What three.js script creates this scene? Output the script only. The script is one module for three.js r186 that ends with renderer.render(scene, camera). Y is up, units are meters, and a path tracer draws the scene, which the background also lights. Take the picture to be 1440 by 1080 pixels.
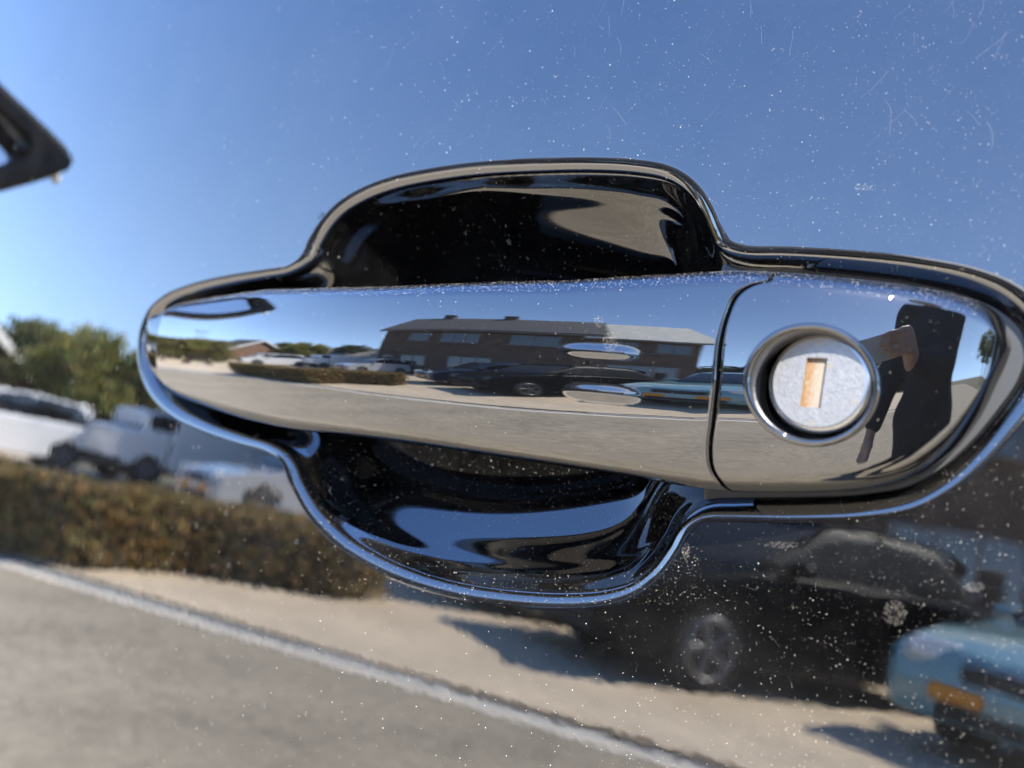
import * as THREE from 'three';
import { mergeGeometries, mergeVertices } from 'three/addons/utils/BufferGeometryUtils.js';
import { RoundedBoxGeometry } from 'three/addons/geometries/RoundedBoxGeometry.js';
import { ImprovedNoise } from 'three/addons/math/ImprovedNoise.js';
import { MarchingCubes } from 'three/addons/objects/MarchingCubes.js';

// ---------------------------------------------------------------- camera, sky, sun, exposure
const { sin, cos, tan, PI, sqrt, abs, min, max, exp, atan2, floor, hypot, pow } = Math;
const RAD = PI / 180;
const scene = new THREE.Scene();
const TILT = 6.0 * RAD, DIST = 0.125, EYE = 1.04;           // the door leans back; lens 12.5 cm from its skin
const YAW = 38.5 * RAD, ROLL = 3.9 * RAD, FPX = 1081;       // focal length in pixels of the 1440 x 1080 photograph
const V3 = (x, y, z) => new THREE.Vector3(x, y, z);
const camPos = V3(0, EYE, DIST);
const fwd = V3(-sin(YAW), 0, -cos(YAW)), rgt0 = V3(cos(YAW), 0, -sin(YAW)), up0 = V3(0, 1, 0);
const camUp = up0.clone().multiplyScalar(cos(ROLL)).addScaledVector(rgt0, -sin(ROLL));
const camRight = rgt0.clone().multiplyScalar(cos(ROLL)).addScaledVector(up0, sin(ROLL));
const camera = new THREE.PerspectiveCamera(2 * Math.atan(540 / FPX) / RAD, 4 / 3, 0.004, 2000);
camera.position.copy(camPos); camera.up.copy(camUp); camera.lookAt(camPos.clone().add(fwd));
camera.focus = 0.145; camera.userData.fStop = 14;
scene.add(camera);

const sunDir = V3(0.46, 0.72, 0.52).normalize();
{
  const W = 1024, H = 512, data = new Float32Array(W * H * 4);
  for (let j = 0; j < H; j++) for (let i = 0; i < W; i++) {
    const el = ((j + 0.5) / H - 0.5) * PI, rd = ((i + 0.5) / W - 0.5) * 2 * PI;
    const d = V3(cos(rd) * cos(el), sin(el), sin(rd) * cos(el));
    const e = max(0, d.y), t = 1 - exp(-e * 4.0), c = d.dot(sunDir);
    const glow = 0.25 * pow(max(0, c), 6) + 0.5 * pow(max(0, c), 40);
    const k = (i + j * W) * 4;
    const mix = (a, b) => a + (b - a) * t;
    data[k] = mix(0.74, 0.075) + glow * 0.5; data[k + 1] = mix(1.14, 0.188) + glow * 0.5; data[k + 2] = mix(1.72, 0.53) + glow * 0.5; data[k + 3] = 1;
    if (d.y < 0) { data[k] = 0.3; data[k + 1] = 0.3; data[k + 2] = 0.3; }
  }
  const t = new THREE.DataTexture(data, W, H, THREE.RGBAFormat, THREE.FloatType);
  t.mapping = THREE.EquirectangularReflectionMapping; t.magFilter = THREE.LinearFilter; t.needsUpdate = true;
  scene.background = t; scene.environment = t; scene.backgroundIntensity = 0.85; scene.environmentIntensity = 0.85;
}
const sun = new THREE.DirectionalLight(new THREE.Color(1, 0.955, 0.87), 4.2);
sun.position.copy(sunDir).multiplyScalar(30); sun.castShadow = true;
Object.assign(sun.shadow.camera, { left: -25, right: 25, top: 25, bottom: -25, near: 1, far: 80 }); sun.shadow.mapSize.set(4096, 4096);
scene.add(sun, sun.target);
const renderer = new THREE.WebGLRenderer({ antialias: true });
renderer.toneMapping = THREE.LinearToneMapping; renderer.toneMappingExposure = 4.5;
renderer.shadowMap.enabled = true; renderer.setSize(1024, 768);

// ---------------------------------------------------------------- helpers
let seed = 7;
const rnd = () => { seed = (seed + 0x6d2b79f5) | 0; let t = Math.imul(seed ^ (seed >>> 15), 1 | seed); t = (t + Math.imul(t ^ (t >>> 7), 61 | t)) ^ t; return ((t ^ (t >>> 14)) >>> 0) / 4294967296; };
const rr = (a, b) => a + (b - a) * rnd();
const noise = new ImprovedNoise();
const clamp = (x, a = 0, b = 1) => min(b, max(a, x));
const smooth = (a, b, x) => { const t = clamp((x - a) / (b - a)); return t * t * (3 - 2 * t); };
const lerp = (a, b, t) => a + (b - a) * t;
const used = {};
const numbered = (n) => { const k = used[n] = (used[n] ?? -1) + 1; return k ? n + '_' + String(k).padStart(3, '0') : n; };
function tag(o, label, category, group) { o.userData = { ...o.userData, label, category }; if (group) o.userData.group = group; return o; }
function structure(o) { o.userData.kind = 'structure'; return o; }
function thing(name, label, category, pos = [0, 0, 0], turn = 0, group) {
  const o = new THREE.Group(); o.name = numbered(name); o.position.set(...pos); o.rotation.y = turn; scene.add(o); return tag(o, label, category, group);
}
function part(name, geo, m, parent) { const o = new THREE.Mesh(geo, m); o.name = name; o.castShadow = o.receiveShadow = true; parent.add(o); return o; }
const mat = (r, g, b, rough = 0.8, o = {}) => new THREE.MeshPhysicalMaterial({ color: new THREE.Color().setRGB(r, g, b), roughness: rough, metalness: 0, side: THREE.DoubleSide, ...o });
function xf(g, x = 0, y = 0, z = 0, rx = 0, ry = 0, rz = 0) { g.applyMatrix4(new THREE.Matrix4().compose(V3(x, y, z), new THREE.Quaternion().setFromEuler(new THREE.Euler(rx, ry, rz, 'YXZ')), V3(1, 1, 1))); return g; }
const box = (w, h, d, x, y, z, ...r) => xf(new THREE.BoxGeometry(w, h, d), x, y, z, ...r);
const rbox = (w, h, d, rad, x, y, z, ...r) => xf(new RoundedBoxGeometry(w, h, d, 3, rad), x, y, z, ...r);
const plain = (g) => { g = g.index ? g.toNonIndexed() : g; for (const k of Object.keys(g.attributes)) if (!['position', 'normal', 'uv'].includes(k)) g.deleteAttribute(k); return g; };
const merge = (gs) => mergeGeometries(gs.map(plain));
function gridGeo(nu, nv, f, wrapV = false) {     // indexed sheet of nu x nv points
  const pos = new Float32Array(nu * nv * 3), uv = new Float32Array(nu * nv * 2), idx = [];
  for (let i = 0; i < nu; i++) for (let j = 0; j < nv; j++) { const p = f(i, j), k = i * nv + j; pos.set(p.slice(0, 3), k * 3); uv[k * 2] = p[3] ?? p[0]; uv[k * 2 + 1] = p[4] ?? p[1]; }
  for (let i = 0; i < nu - 1; i++) for (let j = 0; j < (wrapV ? nv : nv - 1); j++) {
    const j2 = (j + 1) % nv, a = i * nv + j, b = (i + 1) * nv + j, c = (i + 1) * nv + j2, d = i * nv + j2; idx.push(a, b, c, a, c, d);
  }
  const g = new THREE.BufferGeometry(); g.setAttribute('position', new THREE.BufferAttribute(pos, 3)); g.setAttribute('uv', new THREE.BufferAttribute(uv, 2)); g.setIndex(idx); return g;
}
function noiseTex(n, f, srgb = false, rep = 1) {  // float RGBA texture from f(u, v) -> number or [r, g, b]
  const d = new Float32Array(n * n * 4);
  for (let j = 0; j < n; j++) for (let i = 0; i < n; i++) { const c = f(i / n, j / n), k = (j * n + i) * 4; if (typeof c === 'number') d.fill(c, k, k + 3); else d.set(c, k); d[k + 3] = 1; }
  const t = new THREE.DataTexture(d, n, n, THREE.RGBAFormat, THREE.FloatType); t.wrapS = t.wrapT = THREE.RepeatWrapping; t.magFilter = THREE.LinearFilter; t.repeat.set(rep, rep); t.needsUpdate = true; return t;
}
function tileNoise(u, v, n, z = 0) {              // periodic Perlin noise
  const x = u * n, y = v * n, w = (a, b) => noise.noise(a, b, z), fx = u, fy = v;
  return lerp(lerp(w(x, y), w(x - n, y), fx), lerp(w(x, y - n), w(x - n, y - n), fx), fy) * 1.2;
}
// pixel of the 1440 x 1080 photograph -> point of the door's own frame at height z above its skin
const eY = V3(0, cos(TILT), -sin(TILT)), eN = V3(0, sin(TILT), cos(TILT));
function rayDoor(px, py) {
  const d = fwd.clone().addScaledVector(camRight, (px - 720) / FPX).addScaledVector(camUp, (540 - py) / FPX);
  return V3(d.x, d.dot(eY), d.dot(eN));
}
function at(px, py, z = 0) { const d = rayDoor(px, py), t = (z - DIST) / d.z; return [d.x * t, d.y * t]; }
const doorOrigin = camPos.clone().addScaledVector(eN, -DIST);
function spline(pts, z, n, closed) {
  const c = new THREE.CatmullRomCurve3(pts.map(([x, y]) => { const p = at(x, y, z); return V3(p[0], p[1], 0); }), closed, 'centripetal');
  return c.getSpacedPoints(n);
}
function pchip(xs, ys) {
  const n = xs.length, h = [], dl = [], m = [];
  for (let i = 0; i < n - 1; i++) { h[i] = xs[i + 1] - xs[i]; dl[i] = (ys[i + 1] - ys[i]) / h[i]; }
  for (let i = 0; i < n; i++) {
    if (i === 0) m[i] = dl[0]; else if (i === n - 1) m[i] = dl[n - 2];
    else if (dl[i - 1] * dl[i] <= 0) m[i] = 0;
    else { const w1 = 2 * h[i] + h[i - 1], w2 = h[i] + 2 * h[i - 1]; m[i] = (w1 + w2) / (w1 / dl[i - 1] + w2 / dl[i]); }
  }
  return (x) => {
    let i = 0; while (i < n - 2 && x > xs[i + 1]) i++;
    const t = (clamp(x, xs[0], xs[n - 1]) - xs[i]) / h[i], t2 = t * t, t3 = t2 * t;
    return ys[i] * (2 * t3 - 3 * t2 + 1) + m[i] * h[i] * (t3 - 2 * t2 + t) + ys[i + 1] * (-2 * t3 + 3 * t2) + m[i + 1] * h[i] * (t3 - t2);
  };
}

// ---------------------------------------------------------------- materials
const peel = noiseTex(512, (u, v) => 0.5 + 0.30 * tileNoise(u, v, 14, 3) + 0.16 * tileNoise(u, v, 34, 9));
peel.repeat.set(1 / 0.06, 1 / 0.06);
const film = noiseTex(256, (u, v) => { const a = clamp(1 + 1.1 * tileNoise(u, v, 4, 31) + 0.8 * tileNoise(u, v, 11, 32) + 0.6 * tileNoise(u, v, 40, 33), 0.15, 4); return [a, a * 0.97, a * 0.93]; });
film.repeat.set(1 / 0.13, 1 / 0.13);
const M = {
  paint: mat(0.0032, 0.0032, 0.0034, 0.0, { map: film, ior: 2.333, bumpMap: peel, bumpScale: 0.000009 }),
  cup: mat(0.003, 0.003, 0.0032, 0.015, { map: film, ior: 1.85 }),
  trimPaint: mat(0.0025, 0.0027, 0.0032, 0.0, { ior: 2.333, bumpMap: peel, bumpScale: 0.0000035 }),
  gasket: mat(0.032, 0.032, 0.032, 0.42, { ior: 1.6 }),
  rubber: mat(0.012, 0.012, 0.012, 0.6),
  glass: mat(0.01, 0.012, 0.014, 0.0, { ior: 1.9 }),
  mirrorGlass: mat(0.85, 0.87, 0.9, 0.0, { metalness: 1 }),
  chrome: mat(0.5, 0.5, 0.52, 0.05, { metalness: 1 }),
  tyre: mat(0.018, 0.018, 0.018, 0.85),
  alloy: mat(0.16, 0.16, 0.165, 0.4, { metalness: 0.8 }),
  lampWhite: mat(0.75, 0.75, 0.72, 0.1, { ior: 1.6 }),
  amber: mat(0.65, 0.25, 0.02, 0.25),
  redLamp: mat(0.4, 0.02, 0.02, 0.2),
  dust: mat(0.42, 0.40, 0.36, 0.9),
};

// ---------------------------------------------------------------- the car: door skin with its grip recess
const car = thing('parked_car', 'glossy black car door with a pull handle and key lock, filling the whole view', 'car', [0, 0, 0]);
const placed = (o) => { o.position.copy(doorOrigin); o.rotation.x = -TILT; return o; };

const RIM = [[194, 490], [197, 462], [207, 437], [230, 414], [270, 397], [325, 384], [375, 376], [406, 370], [424, 358], [434, 336], [450, 310], [474, 284], [508, 263], [550, 247], [605, 235], [670, 226],
  [750, 221], [830, 219], [895, 222], [940, 230], [968, 244], [990, 265], [1006, 292], [1017, 318], [1027, 337], [1048, 345], [1110, 347], [1200, 352], [1290, 361], [1370, 376], [1430, 400], [1475, 440], [1488, 490],
  [1472, 545], [1440, 592], [1395, 645], [1345, 688], [1290, 717], [1215, 730], [1120, 733], [1030, 732], [992, 734], [972, 748], [955, 778], [930, 812], [895, 839], [850, 853], [790, 857], [720, 853], [650, 843], [580, 824],
  [520, 798], [470, 765], [432, 724], [410, 684], [396, 650], [376, 636], [335, 624], [285, 607], [240, 584], [212, 556], [198, 524]];
const rim = spline(RIM, 0, 1400, true);
const NX = 820, NY = 560, TH0 = 69 * RAD, TH1 = -16 * RAD, Y0 = -0.083, Y1 = 0.08;
const gx = Array.from({ length: NX }, (_, i) => -DIST * tan(lerp(TH0, TH1, i / (NX - 1)))), gy = Array.from({ length: NY }, (_, j) => lerp(Y0, Y1, j / (NY - 1)));
const RS = 0.0040, RA = 60 * RAD, BOWL = 0.0255;
function rimProfile(s, k = 0.84) {
  if (s <= 0) return 0;
  const s1 = RS * sin(RA), z1 = RS * (1 - cos(RA)), m0 = tan(RA);
  if (s < s1) return RS - sqrt(RS * RS - s * s);
  const u = min(s - s1, BOWL); return z1 + m0 * (u - u * u / (2 * BOWL)) * k;
}
const H = new Float32Array(NX * NY), S = new Float32Array(NX * NY);
{
  const n = rim.length - 1, ax = rim.map((p) => p.x), ay = rim.map((p) => p.y);
  for (let i = 0; i < NX; i++) for (let j = 0; j < NY; j++) {
    const x = gx[i], y = gy[j]; let best = 1e9, inside = false;
    for (let k = 0; k < n; k++) {
      const x0 = ax[k], y0 = ay[k], dx = ax[k + 1] - x0, dy = ay[k + 1] - y0;
      if ((y0 > y) !== (y0 + dy > y) && x < x0 + dx * (y - y0) / dy) inside = !inside;
      let t = ((x - x0) * dx + (y - y0) * dy) / (dx * dx + dy * dy); t = t < 0 ? 0 : t > 1 ? 1 : t;
      const ex = x - x0 - t * dx, ey = y - y0 - t * dy, q = ex * ex + ey * ey; if (q < best) best = q;
    }
    S[i * NY + j] = inside ? sqrt(best) : -sqrt(best);
  }
  const yMid = at(600, 470)[1]; for (let i = 0; i < NX; i++) for (let j = 0; j < NY; j++) H[i * NY + j] = -rimProfile(S[i * NY + j], 0.84 + 0.2 * (1 - smooth(-0.155, -0.118, gx[i])) * smooth(0, 0.015, gy[j] - yMid));
  let B = H.slice();
  for (let pass = 0; pass < 3; pass++) {           // soften the middle of the bowls, where the distance has creases
    const C = new Float32Array(B.length), r = 13;
    for (let i = 0; i < NX; i++) { let a = 0; for (let j = -r; j < NY + r; j++) { const q = (m) => B[i * NY + clamp(m, 0, NY - 1)]; a += q(j + r) - (j - r - 1 >= -r ? q(j - r - 1) : 0); if (j >= 0 && j < NY) C[i * NY + j] = a / (2 * r + 1); } }
    for (let j = 0; j < NY; j++) { let a = 0; for (let i = -r; i < NX + r; i++) { const q = (m) => C[clamp(m, 0, NX - 1) * NY + j]; a += q(i + r) - (i - r - 1 >= -r ? q(i - r - 1) : 0); if (i >= 0 && i < NX) B[i * NY + j] = a / (2 * r + 1); } }
  }
  for (let k = 0; k < H.length; k++) { const t = smooth(0.0035, 0.009, S[k]); H[k] = lerp(H[k], B[k], t); }
}
function heightAt(x, y) {
  const th = atan2(-x, DIST), fi = clamp((th - TH0) / (TH1 - TH0), 0, 1) * (NX - 1), fj = clamp((y - Y0) / (Y1 - Y0), 0, 1) * (NY - 1), i = min(NX - 2, floor(fi)), j = min(NY - 2, floor(fj)), a = fi - i, b = fj - j;
  return lerp(lerp(H[i * NY + j], H[(i + 1) * NY + j], a), lerp(H[i * NY + j + 1], H[(i + 1) * NY + j + 1], a), b);
}
{
  const g = gridGeo(NX, NY, (i, j) => [gx[i], gy[j], H[i * NY + j]]);
  const nrm = new Float32Array(NX * NY * 3);
  for (let i = 0; i < NX; i++) for (let j = 0; j < NY; j++) {
    const i0 = max(0, i - 1), i1 = min(NX - 1, i + 1), j0 = max(0, j - 1), j1 = min(NY - 1, j + 1);
    const dx = (H[i1 * NY + j] - H[i0 * NY + j]) / (gx[i1] - gx[i0]), dy = (H[i * NY + j1] - H[i * NY + j0]) / (gy[j1] - gy[j0]), l = 1 / sqrt(1 + dx * dx + dy * dy);
    nrm.set([-dx * l, -dy * l, l], (i * NY + j) * 3);
  }
  g.setAttribute('normal', new THREE.BufferAttribute(nrm, 3));
  const skinIdx = [], cupIdx = [], ix = g.index.array; for (let t = 0; t < ix.length; t += 3) { const q = min(S[ix[t]], S[ix[t + 1]], S[ix[t + 2]]) > 0.0048 ? cupIdx : skinIdx; q.push(ix[t], ix[t + 1], ix[t + 2]); }
  const cupG = g.clone(); cupG.setIndex(cupIdx); g.setIndex(skinIdx);
  placed(part('handle_cup', plain(cupG), M.cup, car)).userData.label = 'black scooped cup behind the pull handle';
  // the rest of the skin: flat sheets round the pressed part, then the sill that turns under and the belt that turns in
  const X0 = gx[0], X1 = gx[NX - 1], L = -0.78, Rr = 0.27, T = 0.30, Bm = -0.46, flat = [];
  const sheet = (xa, ya, xb, yb) => { const s = gridGeo(2, 2, (i, j) => [i ? xb : xa, j ? yb : ya, 0]); s.setAttribute('normal', new THREE.Float32BufferAttribute([0, 0, 1, 0, 0, 1, 0, 0, 1, 0, 0, 1], 3)); return s; };
  flat.push(sheet(L, Y0, X0, Y1), sheet(X1, Y0, Rr, Y1), sheet(L, Y1, Rr, T), sheet(L, Bm, Rr, Y0));
  const roll = (y, s) => { const q = gridGeo(13, 2, (i, j) => { const a = i / 12 * PI / 2, r = 0.02; return [j ? Rr : L, y + s * r * sin(a), r * cos(a) - r]; }); q.computeVertexNormals(); return q; };
  flat.push(roll(T, 1), roll(Bm, -1));
  placed(part('door_panel', merge([g, ...flat]), M.paint, car));
}

// ---------------------------------------------------------------- pull handle and lock cover: one swept form cut by a seam
const ZE = 0.010;
const TOP = [[206, 490], [208, 468], [215, 452], [232, 440], [270, 429], [330, 418], [380, 411], [440, 409], [600, 407], [800, 402], [900, 397], [1010, 391], [1060, 389], [1130, 393], [1200, 400], [1300, 413], [1370, 430], [1408, 450], [1424, 474], [1427, 490]];
const BOT = [[206, 490], [210, 512], [222, 534], [245, 554], [290, 574], [350, 592], [410, 604], [500, 614], [600, 627], [700, 642], [800, 657], [900, 673], [985, 687], [1050, 691], [1120, 692], [1190, 690], [1240, 684], [1290, 669], [1340, 637], [1382, 590], [1412, 540], [1427, 490]];
// the bow of the bar, from its turn about the vertical at stations along it
const BETA = pchip([-0.235, -0.2, -0.16, -0.125, -0.1, -0.082, -0.062, -0.045, -0.03, -0.015, 0.01], [-9, -11, -8.5, -3.5, 3, 7.5, 10.5, 12, 14, 20, 30].map((b) => b * RAD));
const ZT = []; { let z = 0; for (let k = 0; k <= 600; k++) { const X = lerp(-0.245, 0.01, k / 600); ZT.push(z); z -= tan(BETA(X)) * 0.255 / 600; } const m = max(...ZT); for (let k = 0; k <= 600; k++) ZT[k] += 0.0230 - m; }
const zSpine = (X) => { const f = clamp((X + 0.245) / 0.255) * 600, i = min(599, floor(f)); return lerp(ZT[i], ZT[i + 1], f - i); };
const RV = 0.036, RE = 0.0034;
const quarter = (s, r) => (s >= r ? 0 : r - sqrt(max(0, r * r - (r - s) * (r - s))));
const ends = [0, 0];
const endDrop = (X) => { const l = (X - ends[0]) / 0.006, r = (ends[1] - X) / 0.030; let d = 0; if (l < 1) d += 0.004 * (1 - sqrt(max(0, 1 - (1 - l) * (1 - l)))); if (r < 1) d += 0.009 * (1 - sqrt(max(0, 1 - pow(1 - r, 2.2)))); return d; };
const edgePoint = ([x, y]) => { let p = at(x, y, 0.01); for (let k = 0; k < 12; k++) p = at(x, y, lerp(0.01, zSpine(p[0]) - 0.0055 * smooth(XLI, XLI + 0.02, p[0]) - 0.002 - endDrop(clamp(p[0], ends[0], ends[1])), min(1, k / 6))); return p; };
ends[0] = -9; ends[1] = 9;
for (let k = 0; k < 8; k++) { let p = at(206, 490, zSpine(ends[0] < -1 ? -0.23 : ends[0]) - 0.003); ends[0] = p[0]; p = at(1427, 490, zSpine(ends[1] > 1 ? -0.01 : ends[1]) - 0.001 - 0.009); ends[1] = p[0]; }
const XLI = ends[0], [XL, XR] = ends, topP = TOP.map(edgePoint), botP = BOT.map(edgePoint); topP[0] = botP[0] = [XL, at(206, 490, zSpine(XL) - 0.003)[1]]; topP[TOP.length - 1] = botP[BOT.length - 1] = [XR, at(1427, 490, zSpine(XR) - 0.01)[1]];
for (const q of [topP, botP]) for (let k = 1; k < q.length; k++) q[k][0] = max(q[k][0], q[k - 1][0] + 1e-5);
console.log('handle', XL, XR, zSpine(XL), zSpine(XR), zSpine(-0.1), zSpine(-0.03));
const wOf = (X) => Math.acos(clamp(1 - 2 * (X - XL) / (XR - XL), -1, 1)) / PI, xOf = (w) => XL + (XR - XL) * (1 - cos(PI * w)) / 2;
const yTop = pchip(topP.map((p) => wOf(p[0])), topP.map((p) => p[1])), yBot = pchip(botP.map((p) => wOf(p[0])), botP.map((p) => p[1]));
const BUMPS = [[847, 496, 58, 10.5, 0.00034], [846, 553, 56, 12, 0.00034]].map(([x, y, w, h, z]) => { const c = at(x, y, 0.018), e = at(x + w, y, 0.018), v = at(x, y + h, 0.018); return [c[0], c[1], abs(e[0] - c[0]), abs(v[1] - c[1]), z]; });
function faceZ(X, y) {
  const w = wOf(X), a = yTop(w), b = yBot(w), c = (a + b) / 2, h = (a - b) / 2, v = y - c, rv = lerp(RV, 0.056, smooth(-0.17, -0.05, X)), vc = v - 0.1 * rv;
  let z = zSpine(X) - (vc * vc - 0.01 * rv * rv) / (2 * rv) - quarter(max(0, h - abs(v)), RE) - endDrop(X);
  for (const [bx, by, bw, bh, bz] of BUMPS) { const q = pow(abs((X - bx) / bw), 3) + pow((y - by) / bh, 2); if (q < 1) z += bz * (1 - q) * (1 - q); }
  return z;
}
const SEAM = [[1072, 388], [1048, 398], [1031, 413], [1020, 440], [1011, 480], [1004, 540], [995, 590], [987, 628], [986, 655], [996, 690]].map(([x, y]) => at(x, y, 0.016));
const seamX = (y) => { const s = SEAM; if (y >= s[0][1]) return s[0][0]; for (let k = 0; k < s.length - 1; k++) if (y >= s[k + 1][1]) return lerp(s[k][0], s[k + 1][0], smoothLin((s[k][1] - y) / (s[k][1] - s[k + 1][1]))); return s[s.length - 1][0]; };
const smoothLin = (t) => t;
const seamC = new THREE.CatmullRomCurve3(SEAM.map((p) => V3(p[0], p[1], 0)), false, 'centripetal').getPoints(120);
const seamAt = (y) => { if (y >= seamC[0].y) return seamC[0].x; for (let k = 0; k < 120; k++) if (y >= seamC[k + 1].y) return lerp(seamC[k].x, seamC[k + 1].x, (seamC[k].y - y) / max(1e-9, seamC[k].y - seamC[k + 1].y)); return seamC[120].x; };
const XS = seamAt(0.0);
const NF = 210, NB = 26, NV = NF + NB;
function section(X, back, drop = 0) {               // closed ring of points at one station, X may depend on height
  const out = [], w0 = wOf(X(0)); let a = yTop(w0), b = yBot(w0);
  const p = (y) => { const Xy = X(y), w = wOf(Xy); return [Xy, yTop(w), yBot(w)]; };
  for (let j = 0; j < NF; j++) {
    const t = 1 - 2 * j / (NF - 1), eta = Math.sign(t) * (1 - pow(1 - abs(t), 1.8));
    let y = (a + b) / 2 + eta * (a - b) / 2; const q = p(y); y = (q[1] + q[2]) / 2 + eta * (q[1] - q[2]) / 2;
    out.push([q[0], y, faceZ(q[0], y) - drop]);
  }
  const zb0 = out[NF - 1][2], za0 = out[0][2];
  for (let j = 1; j <= NB; j++) {
    const f = PI * j / (NB + 1), c = -cos(f), y = (a + b) / 2 + Math.sign(c) * pow(abs(c), 0.55) * (a - b) / 2, q = p(y);
    out.push([q[0], y, min(lerp(zb0, za0, j / (NB + 1)), 1) - back * pow(sin(f), 0.6)]);
  }
  return out;
}
const seamBlend = (X, side) => (side < 0 ? smooth(XS - 0.045, XS, X) : 1 - smooth(XS, XS + 0.02, X));
const SR = 0.00055, GAP = 0.00045;
function bar(side) {
  const rows = [], n = side < 0 ? 620 : 300, wS = wOf(XS + (side < 0 ? -GAP / 2 : GAP / 2));
  const back = (X) => (side < 0 ? lerp(0.018, 0.0075, smooth(XL + 0.01, XL + 0.045, X)) : 0.02);
  const push = (Xc, drop) => rows.push(section((y) => Xc + (seamAt(y) - XS) * seamBlend(Xc, side), back(Xc), drop));
  const ws = []; for (let i = 0; i < n; i++) ws.push(side < 0 ? lerp(0.004, wS, i / (n - 1)) : lerp(wS, 0.996, i / (n - 1)));
  for (const w of ws) { const X = xOf(w), e = abs(X - xOf(wS)); if (e > SR) push(X, 0); }
  const edge = []; for (let k = 0; k <= 10; k++) { const f = k / 10 * PI / 2; edge.push([SR * (1 - sin(f)), SR * (1 - cos(f))]); } for (const z of [0.002, 0.004, 0.006]) edge.push([0, z]);
  const xe = xOf(wS); const extra = edge.map(([e, z]) => [xe + (side < 0 ? -e : e), z]);
  if (side < 0) for (const [X, z] of extra) push(X, z);
  else { const keep = rows.splice(0); for (const [X, z] of extra.reverse()) push(X, z); rows.push(...keep); }
  return rows;
}
const HOLE = (() => { let p = at(1137, 540, 0.0165); for (let k = 0; k < 8; k++) p = at(1137, 540, faceZ(p[0], p[1])); return { x: p[0], y: p[1], r: 0.0083 }; })();
console.log('hole', HOLE, faceZ(HOLE.x, HOLE.y));
function barGeo(rows, hole) {
  const pos = [], idx = [], n = rows.length; for (const r of rows) for (const p of r) pos.push(...p);
  const inHole = (k) => hole && (k % NV) < NF && hypot(pos[k * 3] - HOLE.x, pos[k * 3 + 1] - HOLE.y) < HOLE.r;
  for (let i = 0; i < n - 1; i++) for (let j = 0; j < NV; j++) {
    const j2 = (j + 1) % NV, a = i * NV + j, b = (i + 1) * NV + j, c = (i + 1) * NV + j2, d = i * NV + j2;
    if (inHole(a) && inHole(b) && inHole(c) && inHole(d)) continue;
    idx.push(a, c, b, a, d, c);
  }
  for (const i of [0, n - 1]) { const c = pos.length / 3, m = V3(0, 0, 0); for (let j = 0; j < NV; j++) m.add(V3(...pos.slice((i * NV + j) * 3, (i * NV + j) * 3 + 3))); m.multiplyScalar(1 / NV); pos.push(m.x, m.y, m.z); for (let j = 0; j < NV; j++) { const p = i * NV + j, q = i * NV + (j + 1) % NV; i ? idx.push(c, p, q) : idx.push(c, q, p); } }
  const g = new THREE.BufferGeometry(); g.setAttribute('position', new THREE.Float32BufferAttribute(pos, 3)); g.setIndex(idx);
  g.setAttribute('uv', new THREE.Float32BufferAttribute(pos.filter((_, k) => k % 3 < 2), 2)); g.computeVertexNormals(); return g;
}
placed(part('pull_handle', barGeo(bar(-1)), M.trimPaint, car));
placed(part('lock_cover', barGeo(bar(1), true), M.trimPaint, car));
// rounded lip round the lock, following the cover
{
  const prof = [[1.09, -0.0006], [1.075, 0.0001], [1.05, 0.00032], [1.02, 0.00038], [0.99, 0.0003], [0.965, 0.00008], [0.945, -0.0003], [0.932, -0.0008], [0.925, -0.0016], [0.925, -0.009]];
  const curve = new THREE.CatmullRomCurve3(prof.map((p) => V3(p[0], p[1] * 100, 0)), false, 'centripetal').getPoints(48);
  const g = gridGeo(161, 49, (i, j) => { const a = -i / 160 * 2 * PI, r = curve[j].x * HOLE.r, x = HOLE.x + r * cos(a), y = HOLE.y + r * sin(a); const ro = max(r, HOLE.r * 0.95); return [x, y, lerp(faceZ(HOLE.x + ro * cos(a), HOLE.y + ro * sin(a)), faceZ(HOLE.x, HOLE.y), smooth(0.0025, 0.006, -curve[j].y / 100)) + curve[j].y / 100, i / 160, j / 48]; });
  g.computeVertexNormals();
  const nn = g.attributes.normal; for (let j = 0; j < 49; j++) nn.setXYZ(160 * 49 + j, nn.getX(j), nn.getY(j), nn.getZ(j));
  placed(part('lock_bezel', g, M.trimPaint, car));
}
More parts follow.
